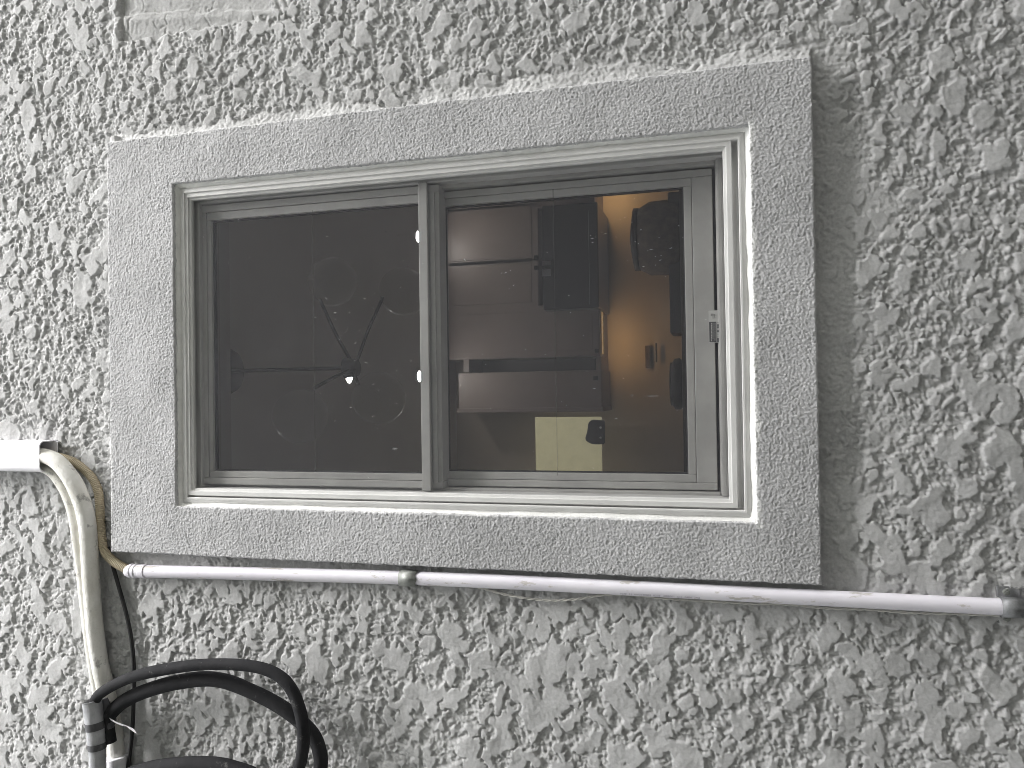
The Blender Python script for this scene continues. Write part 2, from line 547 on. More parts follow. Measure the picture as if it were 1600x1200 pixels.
b1, b2, bv = worley(X, Z, 0.0060, warp)
dome = np.sqrt(np.clip(1-(a1*1.75)**2, 0, 1))*(0.15+0.85*av)
dome2 = np.sqrt(np.clip(1-(b1*1.6)**2, 0, 1))*(0.2+0.8*bv)
near = sstep(-0.010, 0.0, sel)                         # granules climb as they near a flat
rough = -0.0054+0.0008*near+np.maximum(0.0039*dome, 0.0034*dome2)+0.00035*lowpass(shp, (1.0*mm, 1.0*mm))
rough = np.minimum(rough, 0.0004+0.0003*med)
plate = 0.00055*lowpass(shp, (9*mm, 9*mm))+0.00016*lowpass(shp, (1.6*mm, 1.6*mm))
H = rough*(1-s)+plate*s+0.0012*lowpass(shp, (70*mm, 70*mm))+0.003
# plaster dragged round the trim
skim = np.zeros(shp)
wob = lowpass(shp, (9*mm, 9*mm)); wob2 = lowpass(shp, (28*mm, 28*mm)); tin = lowpass(shp, (1.5*mm, 1.5*mm))
dx1, dx0, dz1, dz0 = X-TX1, TX0-X, Z-TZ1, TZ0-Z
inz = (Z > TZ0-0.001) & (Z < TZ1+0.012)
inx = (X > TX0-0.02) & (X < TX1+0.015)
# +x side: white smear, fillet up to the trim
w1 = np.where(inz & (dx1 > -0.01), sstep(0, 0.009, 0.024+0.003*wob+0.007*wob2-dx1+0.0012*med), 0)
h1 = 0.0000+0.0006*tin+0.0003*wob+0.010*np.exp(-np.maximum(dx1, 0)/(0.011))
# top side
w2 = np.where(inx & (dz1 > -0.01), sstep(0, 0.010, 0.012+0.007*wob+0.005*wob2-dz1+0.004*med)*sstep(-0.20, -0.08, X), 0)
h2 = 0.0010+0.0005*tin+0.0003*wob+0.012*np.exp(-np.maximum(dz1, 0)/(0.007))
# bottom side: scraped flat, a wide smooth strip
w3 = np.where((X > TX0-0.02) & (X < TX1+0.03), sstep(0, 0.016, 0.040+0.012*wob+0.012*wob2-dz0+0.004*med), 0)*(dz0 > -0.02)
w3b = np.where((X > TX0-0.02) & (X < TX1+0.02), sstep(0, 0.05, 0.085+0.03*wob2-dz0), 0)*(dz0 > -0.02)
h3 = -0.0010+0.0005*tin+0.0006*wob
# -x side behind the pipe
w4 = np.where((Z < TZ1+0.01) & (Z > TZ0-0.25), sstep(0, 0.014, 0.036+0.010*wob+0.012*wob2-dx0+0.004*med), 0)*(dx0 > -0.02)*sstep(TZ0-0.10, TZ0+0.05, Z)
h4 = -0.0005+0.0004*tin+0.0005*wob
H = H*(1-0.55*w3b)+(0.0005)*0.55*w3b
for wt, ht in ((w4, h4), (w3, h3), (w1, h1), (w2, h2)):
    H = H*(1-wt)+ht*wt
skim = np.maximum(w1*np.clip(0.40+0.30*wob+0.15*tin, 0, 1), w2*np.clip(0.6+0.35*wob, 0, 1))
skim *= sstep(-0.35, 0.25, Z)*0.75+0.25
# mortar repair: a trowelled rectangle with hairline cracks
pe = 0.0040*lowpass(shp, (8*mm, 8*mm))
inner_edge = 0.662+0.10*np.clip(0.83-Z, 0, 1)+pe
pm_d = np.minimum(np.minimum(1.058-Z+pe*0.4, Z-0.735-(X-0.66)*0.35+pe), X-inner_edge)
wp = sstep(-0.0015, 0.002, pm_d+0.0012*med)
c1, c2, cv = worley(X, Z, 0.085, (0.006*lowpass(shp, (7*mm, 7*mm)), 0.006*lowpass(shp, (7*mm, 7*mm))))
crack = np.exp(-((c2-c1)/0.026)**2)
ledge = sstep(0.0, 0.004, X-(0.700-0.10*(0.98-Z)+pe*0.5))
hp = -0.0042-0.0018*ledge+0.0002*tin+0.0005*wob-0.0016*crack*(lowpass(shp, (15*mm, 15*mm)) > -0.1)+0.0018*np.exp(-((X-(0.692-0.10*(0.98-Z)))/0.008)**2)
hp += 0.0003*np.sin((Z-1.0)*520+2*wob)*sstep(1.015, 1.035, Z)
hp -= 0.0022*np.exp(-((1.0555-Z)/0.0022)**2)*np.clip(0.7+0.5*wob, 0, 1)
H = H*(1-wp)+hp*wp
lip = np.exp(-((Z-1.066-pe*0.6)/0.005)**2)*sstep(0.655, 0.680, X+pe)*np.clip(0.8+0.4*wob2, 0, 1.2)
H += 0.0035*lip
skim = np.maximum(skim, 0.7*np.exp(-((Z-1.074)/0.009)**2)*(X > 0.655)*np.clip(0.6+0.5*wob, 0, 1))

def keep(a, lo, hi, k):
    i = np.arange(len(a))
    return i[((a >= lo) & (a <= hi)) | (i % k == 0)]
ci, ri = keep(xs, -0.82, 0.87, 3), keep(zs, -0.48, 1.46, 3)
Xs, Zs, Hs, Ks, Ps = (q_[np.ix_(ri, ci)] for q_ in (X, Z, H, skim, pm_d))
nr, nc = Xs.shape
idx = np.arange(nr*nc).reshape(nr, nc)
cells = np.stack([idx[:-1, :-1], idx[:-1, 1:], idx[1:, 1:], idx[1:, :-1]], -1)
cx, cz = (Xs[:-1, :-1]+Xs[1:, 1:])/2, (Zs[:-1, :-1]+Zs[1:, 1:])/2
cutout = (cx > TX0+0.006) & (cx < TX1-0.006) & (cz > TZ0+0.006) & (cz < TZ1-0.006)
is_patch = (Ps[:-1, :-1] > 0)
allv = np.stack([Xs, -Hs-0.012, Zs+CAM_Z], -1).reshape(-1, 3)

def submesh(mask):
    q_ = cells[mask]
    u, inv = np.unique(q_.ravel(), return_inverse=True)
    me = mesh_np(allv[u], inv.reshape(-1, 4))
    at_ = me.attributes.new('skim', 'FLOAT', 'POINT')
    at_.data.foreach_set('value', Ks.ravel()[u].astype(np.float32))
    return me

wall = empty('house_wall', (0, 0, 0))
tag(wall, 'pale grey knockdown stucco house wall filling the picture around the window', 'wall', 'thing')
link('stucco_coat', submesh(~cutout & ~is_patch), WALL, wall)
pt = link('mortar_patch', submesh(~cutout & is_patch), MORTAR, wall)
tag(pt, 'smooth cracked rectangular mortar repair at the edge of the picture')
# masonry behind the coat, with the window opening left free
WX0, WX1, WZ1 = -6.0, 6.0, 6.0
def wall_piece(x0, x1, z0, z1):
    return box('wall_body', (x0, -0.0045, z0), (x1, 0.085, z1), WALLFAR, wall)
ox0, ox1, oz0, oz1 = -0.186, 0.376, -0.040+CAM_Z, 0.925+CAM_Z
wall_piece(WX0, ox0, -0.2, WZ1)
wall_piece(ox1, WX1, -0.2, WZ1)
wall_piece(ox0, ox1, -0.2, oz0)
wall_piece(ox0, ox1, oz1, WZ1)

# ------------------------------------------------------------------ window
win = empty('window', (0.09, -0.035, CAM_Z+TZ0))
tag(win, 'two-sash window with dark panes and insect screen inside a wide grey textured surround', 'window', 'thing')

def surround():
    p = 0.0012
    ax = np.linspace(TX0, TX1, int((TX1-TX0)/p)+1); az = np.linspace(TZ0, TZ1, int((TZ1-TZ0)/p)+1)
    i0, i1 = np.argmin(abs(ax-OX0)), np.argmin(abs(ax-OX1)); k0, k1 = np.argmin(abs(az-OZ0)), np.argmin(abs(az-OZ1))
    x, z = np.meshgrid(ax, az)
    sh = x.shape; q1 = 0.001/p
    g1, g2, gv = worley(x, z, 0.0046, (lowpass(sh, (1.2*q1,)*2)*0.0007, lowpass(sh, (1.2*q1,)*2)*0.0007))
    h = 0.0007*sstep(0.0, 0.45, g2-g1)*(0.55+0.45*gv)+0.00028*lowpass(sh, (0.7*q1,)*2)+0.0006*lowpass(sh, (30*q1,)*2)
    do = np.minimum(np.minimum(x-TX0, TX1-x), np.minimum(z-TZ0, TZ1-z))
    dxi = np.maximum(ax[i0]-x, x-ax[i1]); dzi = np.maximum(az[k0]-z, z-az[k1])
    di = np.maximum(dxi, dzi)
    d = np.minimum(do, np.abs(di))
    rr = 0.0022
    h -= rr-np.sqrt(np.maximum(rr**2-np.clip(rr-d, 0, rr)**2, 0))
    wv = 0.0004*lowpass(sh, (3*q1,)*2)
    edge = np.exp(-d/0.004)
    x2 = x+wv*edge; z2 = z+0.0004*lowpass(sh, (3*q1,)*2)*edge
    # white sealant smeared over the inner arris
    n1 = lowpass(sh, (2*q1,)*2); n2 = lowpass(sh, (9*q1,)*2)
    low_side = (az[k0]-z > -0.001) & (x > OX0-0.01) & (x < OX1+0.01)
    left_side = (ax[i0]-x > -0.001) & (z > OZ0-0.01)
    k = np.where(low_side, sstep(-0.004, 0.004, 0.0050+0.0006*n1+0.0014*n2-np.abs(di)), 0)
    k = np.maximum(k, np.where(left_side, sstep(-0.003, 0.003, -0.001+0.0010*n1+0.0010*n2-np.abs(di)), 0))
    top = sstep(0.0, 0.006, 0.0030+0.001*n1+0.004*n2-np.minimum(TX1-x, (TZ1-z)))*0.45*sstep(-0.1, 0.3, z)
    k = np.maximum(k, top)
    V = np.stack([x2, -0.035-h, z2+CAM_Z], -1).reshape(-1, 3)
    ids = np.arange(x.size).reshape(sh)
    cq = np.stack([ids[:-1, :-1], ids[:-1, 1:], ids[1:, 1:], ids[1:, :-1]], -1)
    hole = np.zeros(cq.shape[:2], bool); hole[k0:k1, i0:i1] = True
    Q = [cq[~hole]]
    kk = k.ravel()
    def skirt(loop, back, flip):
        nonlocal V, kk
        n = len(loop); steps = 6
        prev = loop
        for s_ in range(1, steps+1):
            t = s_/steps
            nv = V[loop].copy()
            nv[:, 1] = V[loop][:, 1]*(1-t)+back*t
            nv[:, 0] += rng.normal(size=n)*0.00025; nv[:, 2] += rng.normal(size=n)*0.00025
            base = len(V); V = np.vstack([V, nv]); kk = np.r_[kk, kk[loop]]
            cur = np.arange(base, base+n)
            a, b = prev, np.roll(prev, -1); c, d_2 = np.roll(cur, -1), cur
            q_ = np.stack([a, b, c, d_2], -1)
            Q.append(q_[:, ::-1] if flip else q_)
            prev = cur
    ring = lambda a0, a1, b0, b1: np.r_[ids[a0, b0:b1], ids[a0:a1, b1], ids[a1, b1:b0:-1], ids[a1:a0:-1, b0]]
    skirt(ring(0, sh[0]-1, 0, sh[1]-1), 0.004, True)
    skirt(ring(k0, k1, i0, i1), 0.004, False)
    me = mesh_np(V, np.vstack(Q))
    a_ = me.attributes.new('skim', 'FLOAT', 'POINT')
    a_.data.foreach_set('value', kk.astype(np.float32))
    return link('surround', me, TRIM, win)
surround()

# sealant bead between surround and frame
def bead():
    n = 260
    segs = []
    cs = [(OX0, OZ0), (OX1, OZ0), (OX1, OZ1), (OX0, OZ1)]
    ins = [(1, 1), (-1, 1), (-1, -1), (1, -1)]
    V = []
    for k in range(4):
        (xa, za), (xb, zb) = cs[k], cs[(k+1) % 4]
        (sa, ta), (sb, tb) = ins[k], ins[(k+1) % 4]
        for t in np.linspace(0, 1, n, endpoint=False):
            segs.append((xa+(xb-xa)*t, za+(zb-za)*t, sa+(sb-sa)*t, ta+(tb-ta)*t))
    N = len(segs)
    g = np.convolve(rng.normal(size=N+60), np.hanning(25)/3, 'same')[30:30+N]
    for i, (x, z, sx, sz) in enumerate(segs):
        wd = 0.0052+0.0008*g[i]
        prof = [(-0.001, -0.0315-0.0006*g[i]), (wd*0.25, -0.0285), (wd*0.6, -0.0262), (wd, -0.0246), (wd+0.001, -0.015), (-0.001, -0.010)]
        for s_, y in prof:
            V.append((x+sx*s_, y, z+sz*s_+CAM_Z))
    k = 6
    F = []
    for i in range(N):
        for j in range(k):
            a, b = i*k+j, i*k+(j+1) % k
            c, d = ((i+1) % N)*k+(j+1) % k, ((i+1) % N)*k+j
            F.append((a, d, c, b))
    link('sealant_bead', mesh_py(V, F), CAULK, win, True)
bead()

ofr = empty('outer_frame', (0.09, -0.02, CAM_Z), win)
frame_sides('frame_member', (OX0+0.001, OX1-0.001, OZ0+0.001, OZ1-0.001),
            [(0, -0.0235), (0.0055, -0.0240), (0.0062, -0.0250), (0.0112, -0.0268), (0.0138, -0.0268), (0.0146, -0.0255), (0.0148, -0.009),
             (0.0175, -0.007), (0.0215, -0.007), (0.0290, -0.0070), (0.0298, -0.0062), (0.0298, 0.080), (0, 0.080)], FRAME, ofr)
# stop and dark slot under the lower sash, and jamb tracks
rbox('sill_stop', -0.160, 0.349, -0.0155, 0.0035, 0.016, 0.078, SASH, ofr)
rbox('head_stop', -0.160, 0.349, 0.8985, 0.9100, 0.010, 0.078, SASH, ofr)
rbox('track_seal', -0.158, 0.347, 0.0036, 0.0078, 0.040, 0.060, GASKET, ofr, 0)
rbox('side_track', -0.1605, -0.1545, 0.0038, 0.8980, 0.014, 0.078, SASH, ofr)
rbox('side_track', 0.3425, 0.3490, 0.0038, 0.8980, 0.014, 0.078, SASH, ofr)

scr = empty('insect_screen', (0.09, -0.02, CAM_Z), win)
frame_sides('screen_rail', (-0.1715, 0.364, -0.0205, 0.915),
            [(0, -0.0235), (0.0006, -0.0245), (0.0074, -0.0245), (0.0080, -0.0238), (0.0082, -0.0212), (0.0118, -0.0205), (0.0125, -0.0195), (0.0125, -0.0125), (0, -0.0125)], FRAME, scr)
link('screen_cloth', mesh_py([(-0.161, -0.0155, -0.010+CAM_Z), (0.3535, -0.0155, -0.010+CAM_Z), (0.3535, -0.0155, 0.9045+CAM_Z), (-0.161, -0.0155, 0.9045+CAM_Z)], [(0, 1, 2, 3)]), SCREEN, scr)
for u, D in ((490.5, 1.1690), (868, 1.1690)):
    z_ = at(u, 540, D).z
    box('pulled_thread', (-0.1285, -0.0162, z_-0.0007), (0.3170, -0.0158, z_+0.0007), THREAD, scr)

def sash(name, x0, x1, z0, z1, gx0, gx1, gz0, gz1, y, bead_w, mid_bar=None):
    e = empty(name, (0.09, y, CAM_Z+z0), win)
    yb = y+0.032
    bx0, bx1, bz0, bz1 = gx0-bead_w[0], gx1+bead_w[1], gz0-bead_w[2], gz1+bead_w[3]
    rbox('stile', x0, bx0, z0, z1, y, yb, SASH, e)
    rbox('stile', bx1, x1, z0, z1, y, yb, SASH, e)
    rbox('rail', bx0+0.0003, bx1-0.0003, z0, bz0, y+0.0004, yb, SASH, e)
    rbox('rail', bx0+0.0003, bx1-0.0003, bz1, z1, y+0.0004, yb, SASH, e)
    yy = y+0.0022
    rbox('glazing_bead', bx0+0.0006, gx0, bz0+0.0006, bz1-0.0006, yy, yb-0.006, SASH, e)
    rbox('glazing_bead', gx1, bx1-0.0006, bz0+0.0006, bz1-0.0006, yy, yb-0.006, SASH, e)
    rbox('glazing_bead', gx0+0.0003, gx1-0.0003, bz0+0.0006, gz0, yy+0.0005, yb-0.006, SASH, e)
    rbox('glazing_bead', gx0+0.0003, gx1-0.0003, gz1, bz1-0.0006, yy+0.0005, yb-0.006, SASH, e)
    yg = y+0.0115
    rbox('gasket', gx0-0.001, gx0+0.0022, gz0, gz1, yg-0.003, yg+0.004, GASKET, e, 0)
    rbox('gasket', gx1-0.0022, gx1+0.001, gz0, gz1, yg-0.003, yg+0.004, GASKET, e, 0)
    rbox('gasket', gx0, gx1, gz0-0.001, gz0+0.0022, yg-0.0032, yg+0.0042, GASKET, e, 0)
    rbox('gasket', gx0, gx1, gz1-0.0022, gz1+0.001, yg-0.0032, yg+0.0042, GASKET, e, 0)
    link('pane', mesh_py([(gx0-0.001, yg, gz0-0.001+CAM_Z), (gx1+0.001, yg, gz0-0.001+CAM_Z), (gx1+0.001, yg, gz1+0.001+CAM_Z), (gx0-0.001, yg, gz1+0.001+CAM_Z)], [(0, 1, 2, 3)]), GLASS, e)
    return e
SPECK = M('dust', (0.50, 0.50, 0.49), 0.8).m
def specks(parent, spots, seed):
    rr = random.Random(seed)
    V, F = [], []
    for (u, v, D, n, sp, ang) in spots:
        for _ in range(n):
            c = at(u+rr.gauss(0, sp), v+rr.gauss(0, sp), D)
            l, w_ = (0.0026+rr.random()*0.0045, 0.0008) if rr.random() < 0.45 else (0.0011+rr.random()*0.0011, 0.0011)
            a = ang+rr.gauss(0, 0.35)
            dx, dz = math.cos(a)*l/2, math.sin(a)*l/2
            ex, ez = -math.sin(a)*w_/2, math.cos(a)*w_/2
            b = len(V)
            V += [(c.x-dx, c.y, c.z-dz), (c.x+ex, c.y, c.z+ez), (c.x+dx, c.y, c.z+dz), (c.x-ex, c.y, c.z-ez)]
            F.append((b, b+1, b+2, b+3))
    tag(link('dust_specks', mesh_py(V, F), SPECK, parent), kind='stuff')
us = sash('sash', -0.1540, 0.3460, 0.4425, 0.8980, -0.131, 0.319, 0.4775, 0.880, 0.0, (0.0115, 0.0145, 0.0105, 0.0085))
rbox('meeting_bar', -0.1575, 0.3495, 0.4600, 0.4755, -0.0095, -0.0008, SASH, us)
rbox('interlock_strip', -0.1440, 0.3330, 0.4495, 0.4575, -0.0030, 0.0002, SASH, us, 0.0008)
ls = sash('sash', -0.1525, 0.3395, 0.0080, 0.4700, -0.129, 0.316, 0.051, 0.446, 0.025, (0.0125, 0.0125, 0.0125, 0.0105))
x0_ = x1_ = WALL_D-0.0166
specks(scr, [(530, 515, x0_, 9, 12, 2.2), (565, 530, x0_, 8, 20, 2.2), (550, 500, x0_, 8, 90, 1.0), (590, 620, x0_, 12, 45, 1.9), (450, 640, x0_, 10, 80, 1.2), (620, 440, x0_, 7, 35, 1.2), (360, 380, x0_, 7, 28, 0.5), (500, 735, x0_, 6, 40, 1.0)], 3)
specks(scr, [(1000, 345, x1_, 9, 30, 1.6), (1030, 385, x1_, 11, 24, 1.6), (925, 360, x1_, 7, 18, 1.5), (850, 500, x1_, 14, 110, 1.0), (960, 650, x1_, 12, 70, 1.0), (795, 430, x1_, 5, 12, 2.0)], 4)
rbox('sill_nosing', -0.1590, 0.3490, -0.0075, 0.0020, 0.0060, 0.0160, SASH, ofr, 0.003)

# warning sticker bridging the lower sash and the sill stop
def sticker():
    e = empty('warning_sticker', (0, 0.02, CAM_Z), win)
    a, b = at(1107, 486, 1.2085), at(1128, 535, 1.2085)
    yf = 0.0148
    def plate_(nm, u0, u1, v0, v1, y, mat):
        D = WALL_D+yf
        p, q_ = at(u0, v0, D), at(u1, v1, D)
        return box(nm, (p.x, y, p.z), (q_.x, y+0.0003, q_.z), mat, e)
    plate_('sticker_base', 1107, 1126, 485.5, 535, yf, STICK_W)
    plate_('film', 1124, 1130, 484, 534, yf+0.0004, FILM)
    plate_('dark_field', 1108, 1119.5, 503, 534.5, yf-0.0004, STICK_D)
    plate_('mid_field', 1119.8, 1125.5, 503, 534, yf-0.0004, STICK_G)
    rr = random.Random(3)
    for u in (1111.2, 1113.6, 1116.8):
        v = 504.5
        while v < 528+rr.random()*4:
            l = 0.8+rr.random()*2.4
            plate_('print_line', u, u+0.9, v, v+l, yf-0.0008, STICK_W)
            v += l+0.5
    v = 504
    while v < 532:
        l = 2.1
        plate_('print_block', 1120.8, 1124.4, v, v+l, yf-0.0008, STICK_W if rr.random() < .75 else STICK_D)
        v += l+1.0
    for u0, u1, v0, v1 in ((1110.5, 1112.2, 490, 494), (1113, 1118, 496.5, 497.3), (1113.5, 1114.4, 489, 496), (1116, 1117, 491, 496)):
        plate_('print_mark', u0, u1, v0, v1, yf-0.0006, STICK_G)
sticker()

# ------------------------------------------------------------------ services on the wall
# white PVC drain pipe
pipe_d = 1.158
pipe_pts = [at(203, 892, pipe_d), at(420, 897, pipe_d), at(640, 903, pipe_d), at(900, 914.5, pipe_d), at(1200, 930, pipe_d), at(1560, 948, pipe_d), at(1700, 955, pipe_d), at(1900, 966, pipe_d)]
PR = 0.0110
pipe = empty('drain_pipe', pipe_pts[3])
tag(pipe, 'long white plastic drain pipe running beside the window surround', 'pipe')
tube('pipe_body', pipe_pts, PR, PVC, pipe, n=120, sides=28)
cp = catmull(pipe_pts, 400)
def along(z):
    i = np.argmin(abs(cp[:, 2]-z))
    t = cp[min(i+1, 399)]-cp[max(i-1, 0)]
    return Vector(cp[i]), Vector(t/np.linalg.norm(t))
# ribbed adapter at the hose end
zz = np.linspace(0, 0.042, 60)
p0, t0 = Vector(pipe_pts[0]), (pipe_pts[1]-pipe_pts[0]).normalized()
prof = PR+0.0007+0.0012*((zz > 0.008) & (zz < 0.013))+0.0012*((zz > 0.017) & (zz < 0.022))+0.0004*(zz > 0.030)-0.002*np.clip(1-zz/0.006, 0, 1)
link('adapter', tube_mesh(np.array([p0-t0*0.006+t0*float(a) for a in zz]), prof, 28), PVC, pipe)
# faint production print
tx = bpy.data.curves.new('print', 'FONT')
tx.body = '10/01 11  00/0142002  0203  1088001  613  0404  2A2'
tx.size = 0.0052
tx.extrude = 0.00005
tmp = bpy.data.objects.new('print_outline', tx)
C.objects.link(tmp)
bpy.context.view_layer.update()
tme = bpy.data.meshes.new_from_object(tmp.evaluated_get(bpy.context.evaluated_depsgraph_get()))
bpy.data.objects.remove(tmp)
tp = bpy.data.objects.new('production_print', tme)
C.objects.link(tp)
tme.materials.clear()
tme.materials.append(PRINT)
pc, tcv = along(at(968, 918, pipe_d).z)
nrm = Vector((-0.60, -0.80, 0)); nrm = (nrm-tcv*nrm.dot(tcv)).normalized()
up = nrm.cross(tcv)
mw = Matrix.Identity(4)
for i in range(3):
    mw[i][0], mw[i][1], mw[i][2] = tcv[i], up[i], nrm[i]
mw.translation = pc+nrm*(PR+0.0003)-up*0.002
tp.parent = pipe
tp.matrix_parent_inverse = Matrix.Translation(-world_loc(pipe))
tp.matrix_basis = mw

# tan corrugated hose
thp = [(60, 708), (82, 712), (105, 718), (117, 723), (132, 733), (145, 748), (153, 766), (156, 790), (157, 818), (159, 841), (163, 860), (174, 874), (191, 885.5), (206, 892)]
thd = [1.160, 1.160, 1.162, 1.166, 1.168, 1.168, 1.167, 1.164, 1.163, 1.163, 1.162, 1.160, 1.158, 1.158]
path, tt = resample(catmull([at(u, v, d) for (u, v), d in zip(thp, thd)], 400), 520)
hose = tag(link('drain_hose', tube_mesh(path, 0.0078+0.00055*np.sin(tt*2*np.pi/0.0034), 18), TAN),
           'tan corrugated drain hose curving from the duct end to the white pipe', 'hose')

# pipe straps
def strap(name, u, v0, v1, zlen, mat, label, ears):
    z = at(u, (v0+v1)/2, pipe_d).z
    c, t = along(z)
    e = tag(empty(name, c), label, 'pipe strap')
    V, F = [], []
    n = 22
    for k, (rad) in enumerate((PR+0.0008, PR+0.0022)):
        for s_ in (-0.5, 0.5):
            for i in range(n+1):
                a = math.pi*(1.12)*i/n-math.pi*0.06
                off = Vector((math.cos(a), -math.sin(a), 0))*rad*(1+0.03*math.sin(3*a+s_))
                V.append(c+t*(s_*zlen+0.0015*math.sin(5*a)*(s_ > 0))+off)
    w_ = n+1
    for i in range(n):
        F += [(i, i+1, w_+i+1, w_+i), (2*w_+i, 3*w_+i, 3*w_+i+1, 2*w_+i+1), (i, 2*w_+i, 2*w_+i+1, i+1), (w_+i, w_+i+1, 3*w_+i+1, 3*w_+i)]
    F += [(0, w_, 3*w_, 2*w_), (n, 2*w_+n, 3*w_+n, w_+n)]
    link('band', mesh_py(V, F), mat, e, True)
    for sx in ears:
        x0 = c.x+sx*(PR-0.001)
        ear = box('ear', (x0, -0.006, c.z-zlen*0.5), (x0+sx*0.015, -0.0165 if sx > 0 else -0.015, c.z+zlen*0.5), mat, e, 0.0012)
        bm = bmesh.new()
        bmesh.ops.create_cone(bm, segments=16, radius1=0.0048, radius2=0.0036, depth=0.004, cap_ends=True)
        bmesh.ops.create_cone(bm, segments=12, radius1=0.002, radius2=0.002, depth=0.005, cap_ends=True, matrix=Matrix.Translation((0, 0, 0.0012)))
        bmesh.ops.rotate(bm, verts=bm.verts, matrix=Matrix.Rotation(R(90), 3, 'X'))
        bmesh.ops.translate(bm, verts=bm.verts, vec=(x0+sx*0.0075, -0.0180, c.z+zlen*0.1))
        me = bpy.data.meshes.new('m'); bm.to_mesh(me); bm.free()
        link('screw', me, GALV, ear)
    return e
strap('pipe_strap', 638, 889, 914, 0.030, GALV, 'small galvanised band wrapped round the white pipe near the window meeting bar', ())
strap('pipe_strap', 1582, 940, 960, 0.028, DSTEEL, 'dark steel saddle clip with screws at the white pipe end farthest from the hose', (1, -1))

# loose wire under the pipe
wp_ = [(735, 914, 1.168), (760, 921, 1.165), (800, 931, 1.163), (855, 938, 1.163), (900, 936, 1.163), (940, 930, 1.164), (985, 929, 1.166), (1040, 935, 1.168), (1100, 939, 1.168),
       (1180, 943, 1.168), (1230, 944, 1.167), (1290, 950, 1.165), (1350, 952, 1.164), (1420, 957, 1.163), (1490, 959, 1.162), (1560, 961, 1.161), (1640, 964, 1.160), (1760, 970, 1.160)]
wire = tag(empty('loose_wire', at(855, 938, 1.163)), 'thin pale wire sagging just beneath the white pipe', 'wire')
wpath, wt = resample(catmull([at(*p) for p in wp_], 400), 500)
for ph in (0, math.pi):
    off = np.stack([np.cos(wt*2*np.pi/0.028+ph), np.sin(wt*2*np.pi/0.028+ph), 0*wt], 1)*0.0011
    link('strand', tube_mesh(wpath+off, 0.0011, 8), WIRE, wire)

# duct cover
def duct():
    e = empty('pipe_duct', at(30, 712, 1.16))
    tag(e, 'white plastic pipe duct with an open end at the edge of the picture', 'pipe duct')
    zc = at(70, 712, 1.145).z; zb = at(95, 705, 1.175).z; zt = 3.2
    xt, xb = at(40, 688.5, 1.150).x, at(40, 736, 1.150).x
    def channel(nm, x0, x1, y0, z0, z1, th, rad):
        pts = [(x0, 0.0)]
        for i in range(7):
            a = math.pi*0.5*i/6
            pts.append((x0+rad-rad*math.cos(a), y0+rad-rad*math.sin(a)))
        for i in range(7):
            a = math.pi*0.5*(1-i/6)
            pts.append((x1-rad+rad*math.cos(a), y0+rad-rad*math.sin(a)))
        pts.append((x1, 0.0))
        c = ((x0+x1)/2, 0.01)
        inn = []
        for x, y in pts:
            inn.append((x+(th if x < c[0] else -th), y+(th if y < 0 else 0)))
        ring = pts+inn[::-1]
        n = len(ring)
        V = [(x, y, z0) for x, y in ring]+[(x, y, z1) for x, y in ring]
        F = [(i, (i+1) % n, n+(i+1) % n, n+i) for i in range(n)]
        k = len(pts)
        for o in (0, n):
            for i in range(k-1):
                F.append((o+i, o+n-1-i, o+n-2-i, o+i+1))
        return link(nm, mesh_py(V, F), DUCT, e)
    channel('cover', xb, xt, -0.052, zc, zt, 0.0018, 0.009)
    channel('base_channel', xb+0.0026, xt-0.0026, -0.018, zb, zt, 0.0018, 0.001)
    box('back_plate', (xb+0.003, -0.0045, zb), (xt-0.003, -0.0025, zt), DUCT, e)
duct()

# insulated refrigerant lines
def ptube(name, pts, mat, parent, hw, n=90, sides=20, lump=0.0, seed=0):
    P = [at(*p) for p in pts]
    r = [span(h, p) for h, p in zip(hw, P)]
    path = catmull(P, n)
    rad = np.interp(np.linspace(0, 1, n), np.linspace(0, 1, len(r)), r)
    return link(name, tube_mesh(path, rad, sides, True, lump, seed), mat, parent)
lines = tag(empty('pipe_bundle', at(145, 870, 1.15)), 'pair of off-white foam wrapped pipes bending out of the duct beside the surround', 'pipe')
ptube('insulated_pipe', [(-60, 706, 1.152), (0, 708, 1.152), (45, 709, 1.150), (80, 716, 1.146), (104, 737, 1.144), (123, 770, 1.145), (135, 812, 1.147), (140, 860, 1.149), (143, 920, 1.150), (148, 980, 1.150), (156, 1035, 1.152), (167, 1085, 1.158), (178, 1140, 1.164), (184, 1200, 1.165), (187, 1300, 1.165), (188, 1480, 1.165)],
      INSUL, lines, [11, 11, 11.5, 12, 12.5, 13, 13, 12.8, 12.5, 12.5, 12.5, 12.5, 12.5, 12.5, 12.5, 12.5], n=150, sides=24, lump=0.022, seed=4)
ptube('insulated_pipe', [(-60, 725, 1.160), (0, 726, 1.160), (45, 727, 1.159), (76, 735, 1.156), (94, 753, 1.155), (109, 782, 1.156), (119, 822, 1.158), (125, 870, 1.158), (132, 930, 1.158), (138, 985, 1.157), (146, 1035, 1.158), (153, 1075, 1.164), (166, 1140, 1.170), (172, 1200, 1.171), (176, 1300, 1.171), (178, 1480, 1.171)],
      INSUL, lines, [7.5, 7.5, 7.5, 8, 8.5, 9, 9, 8.5, 8.5, 8.5, 9, 9, 9, 9, 9, 9], n=150, sides=20, lump=0.02, seed=9)
ptube('pipe_sleeve', [(183, 1181, 1.163), (184.5, 1200, 1.163), (187, 1300, 1.163), (188, 1400, 1.163)], DUCT, lines, [18, 18, 18, 18], n=20, sides=28)

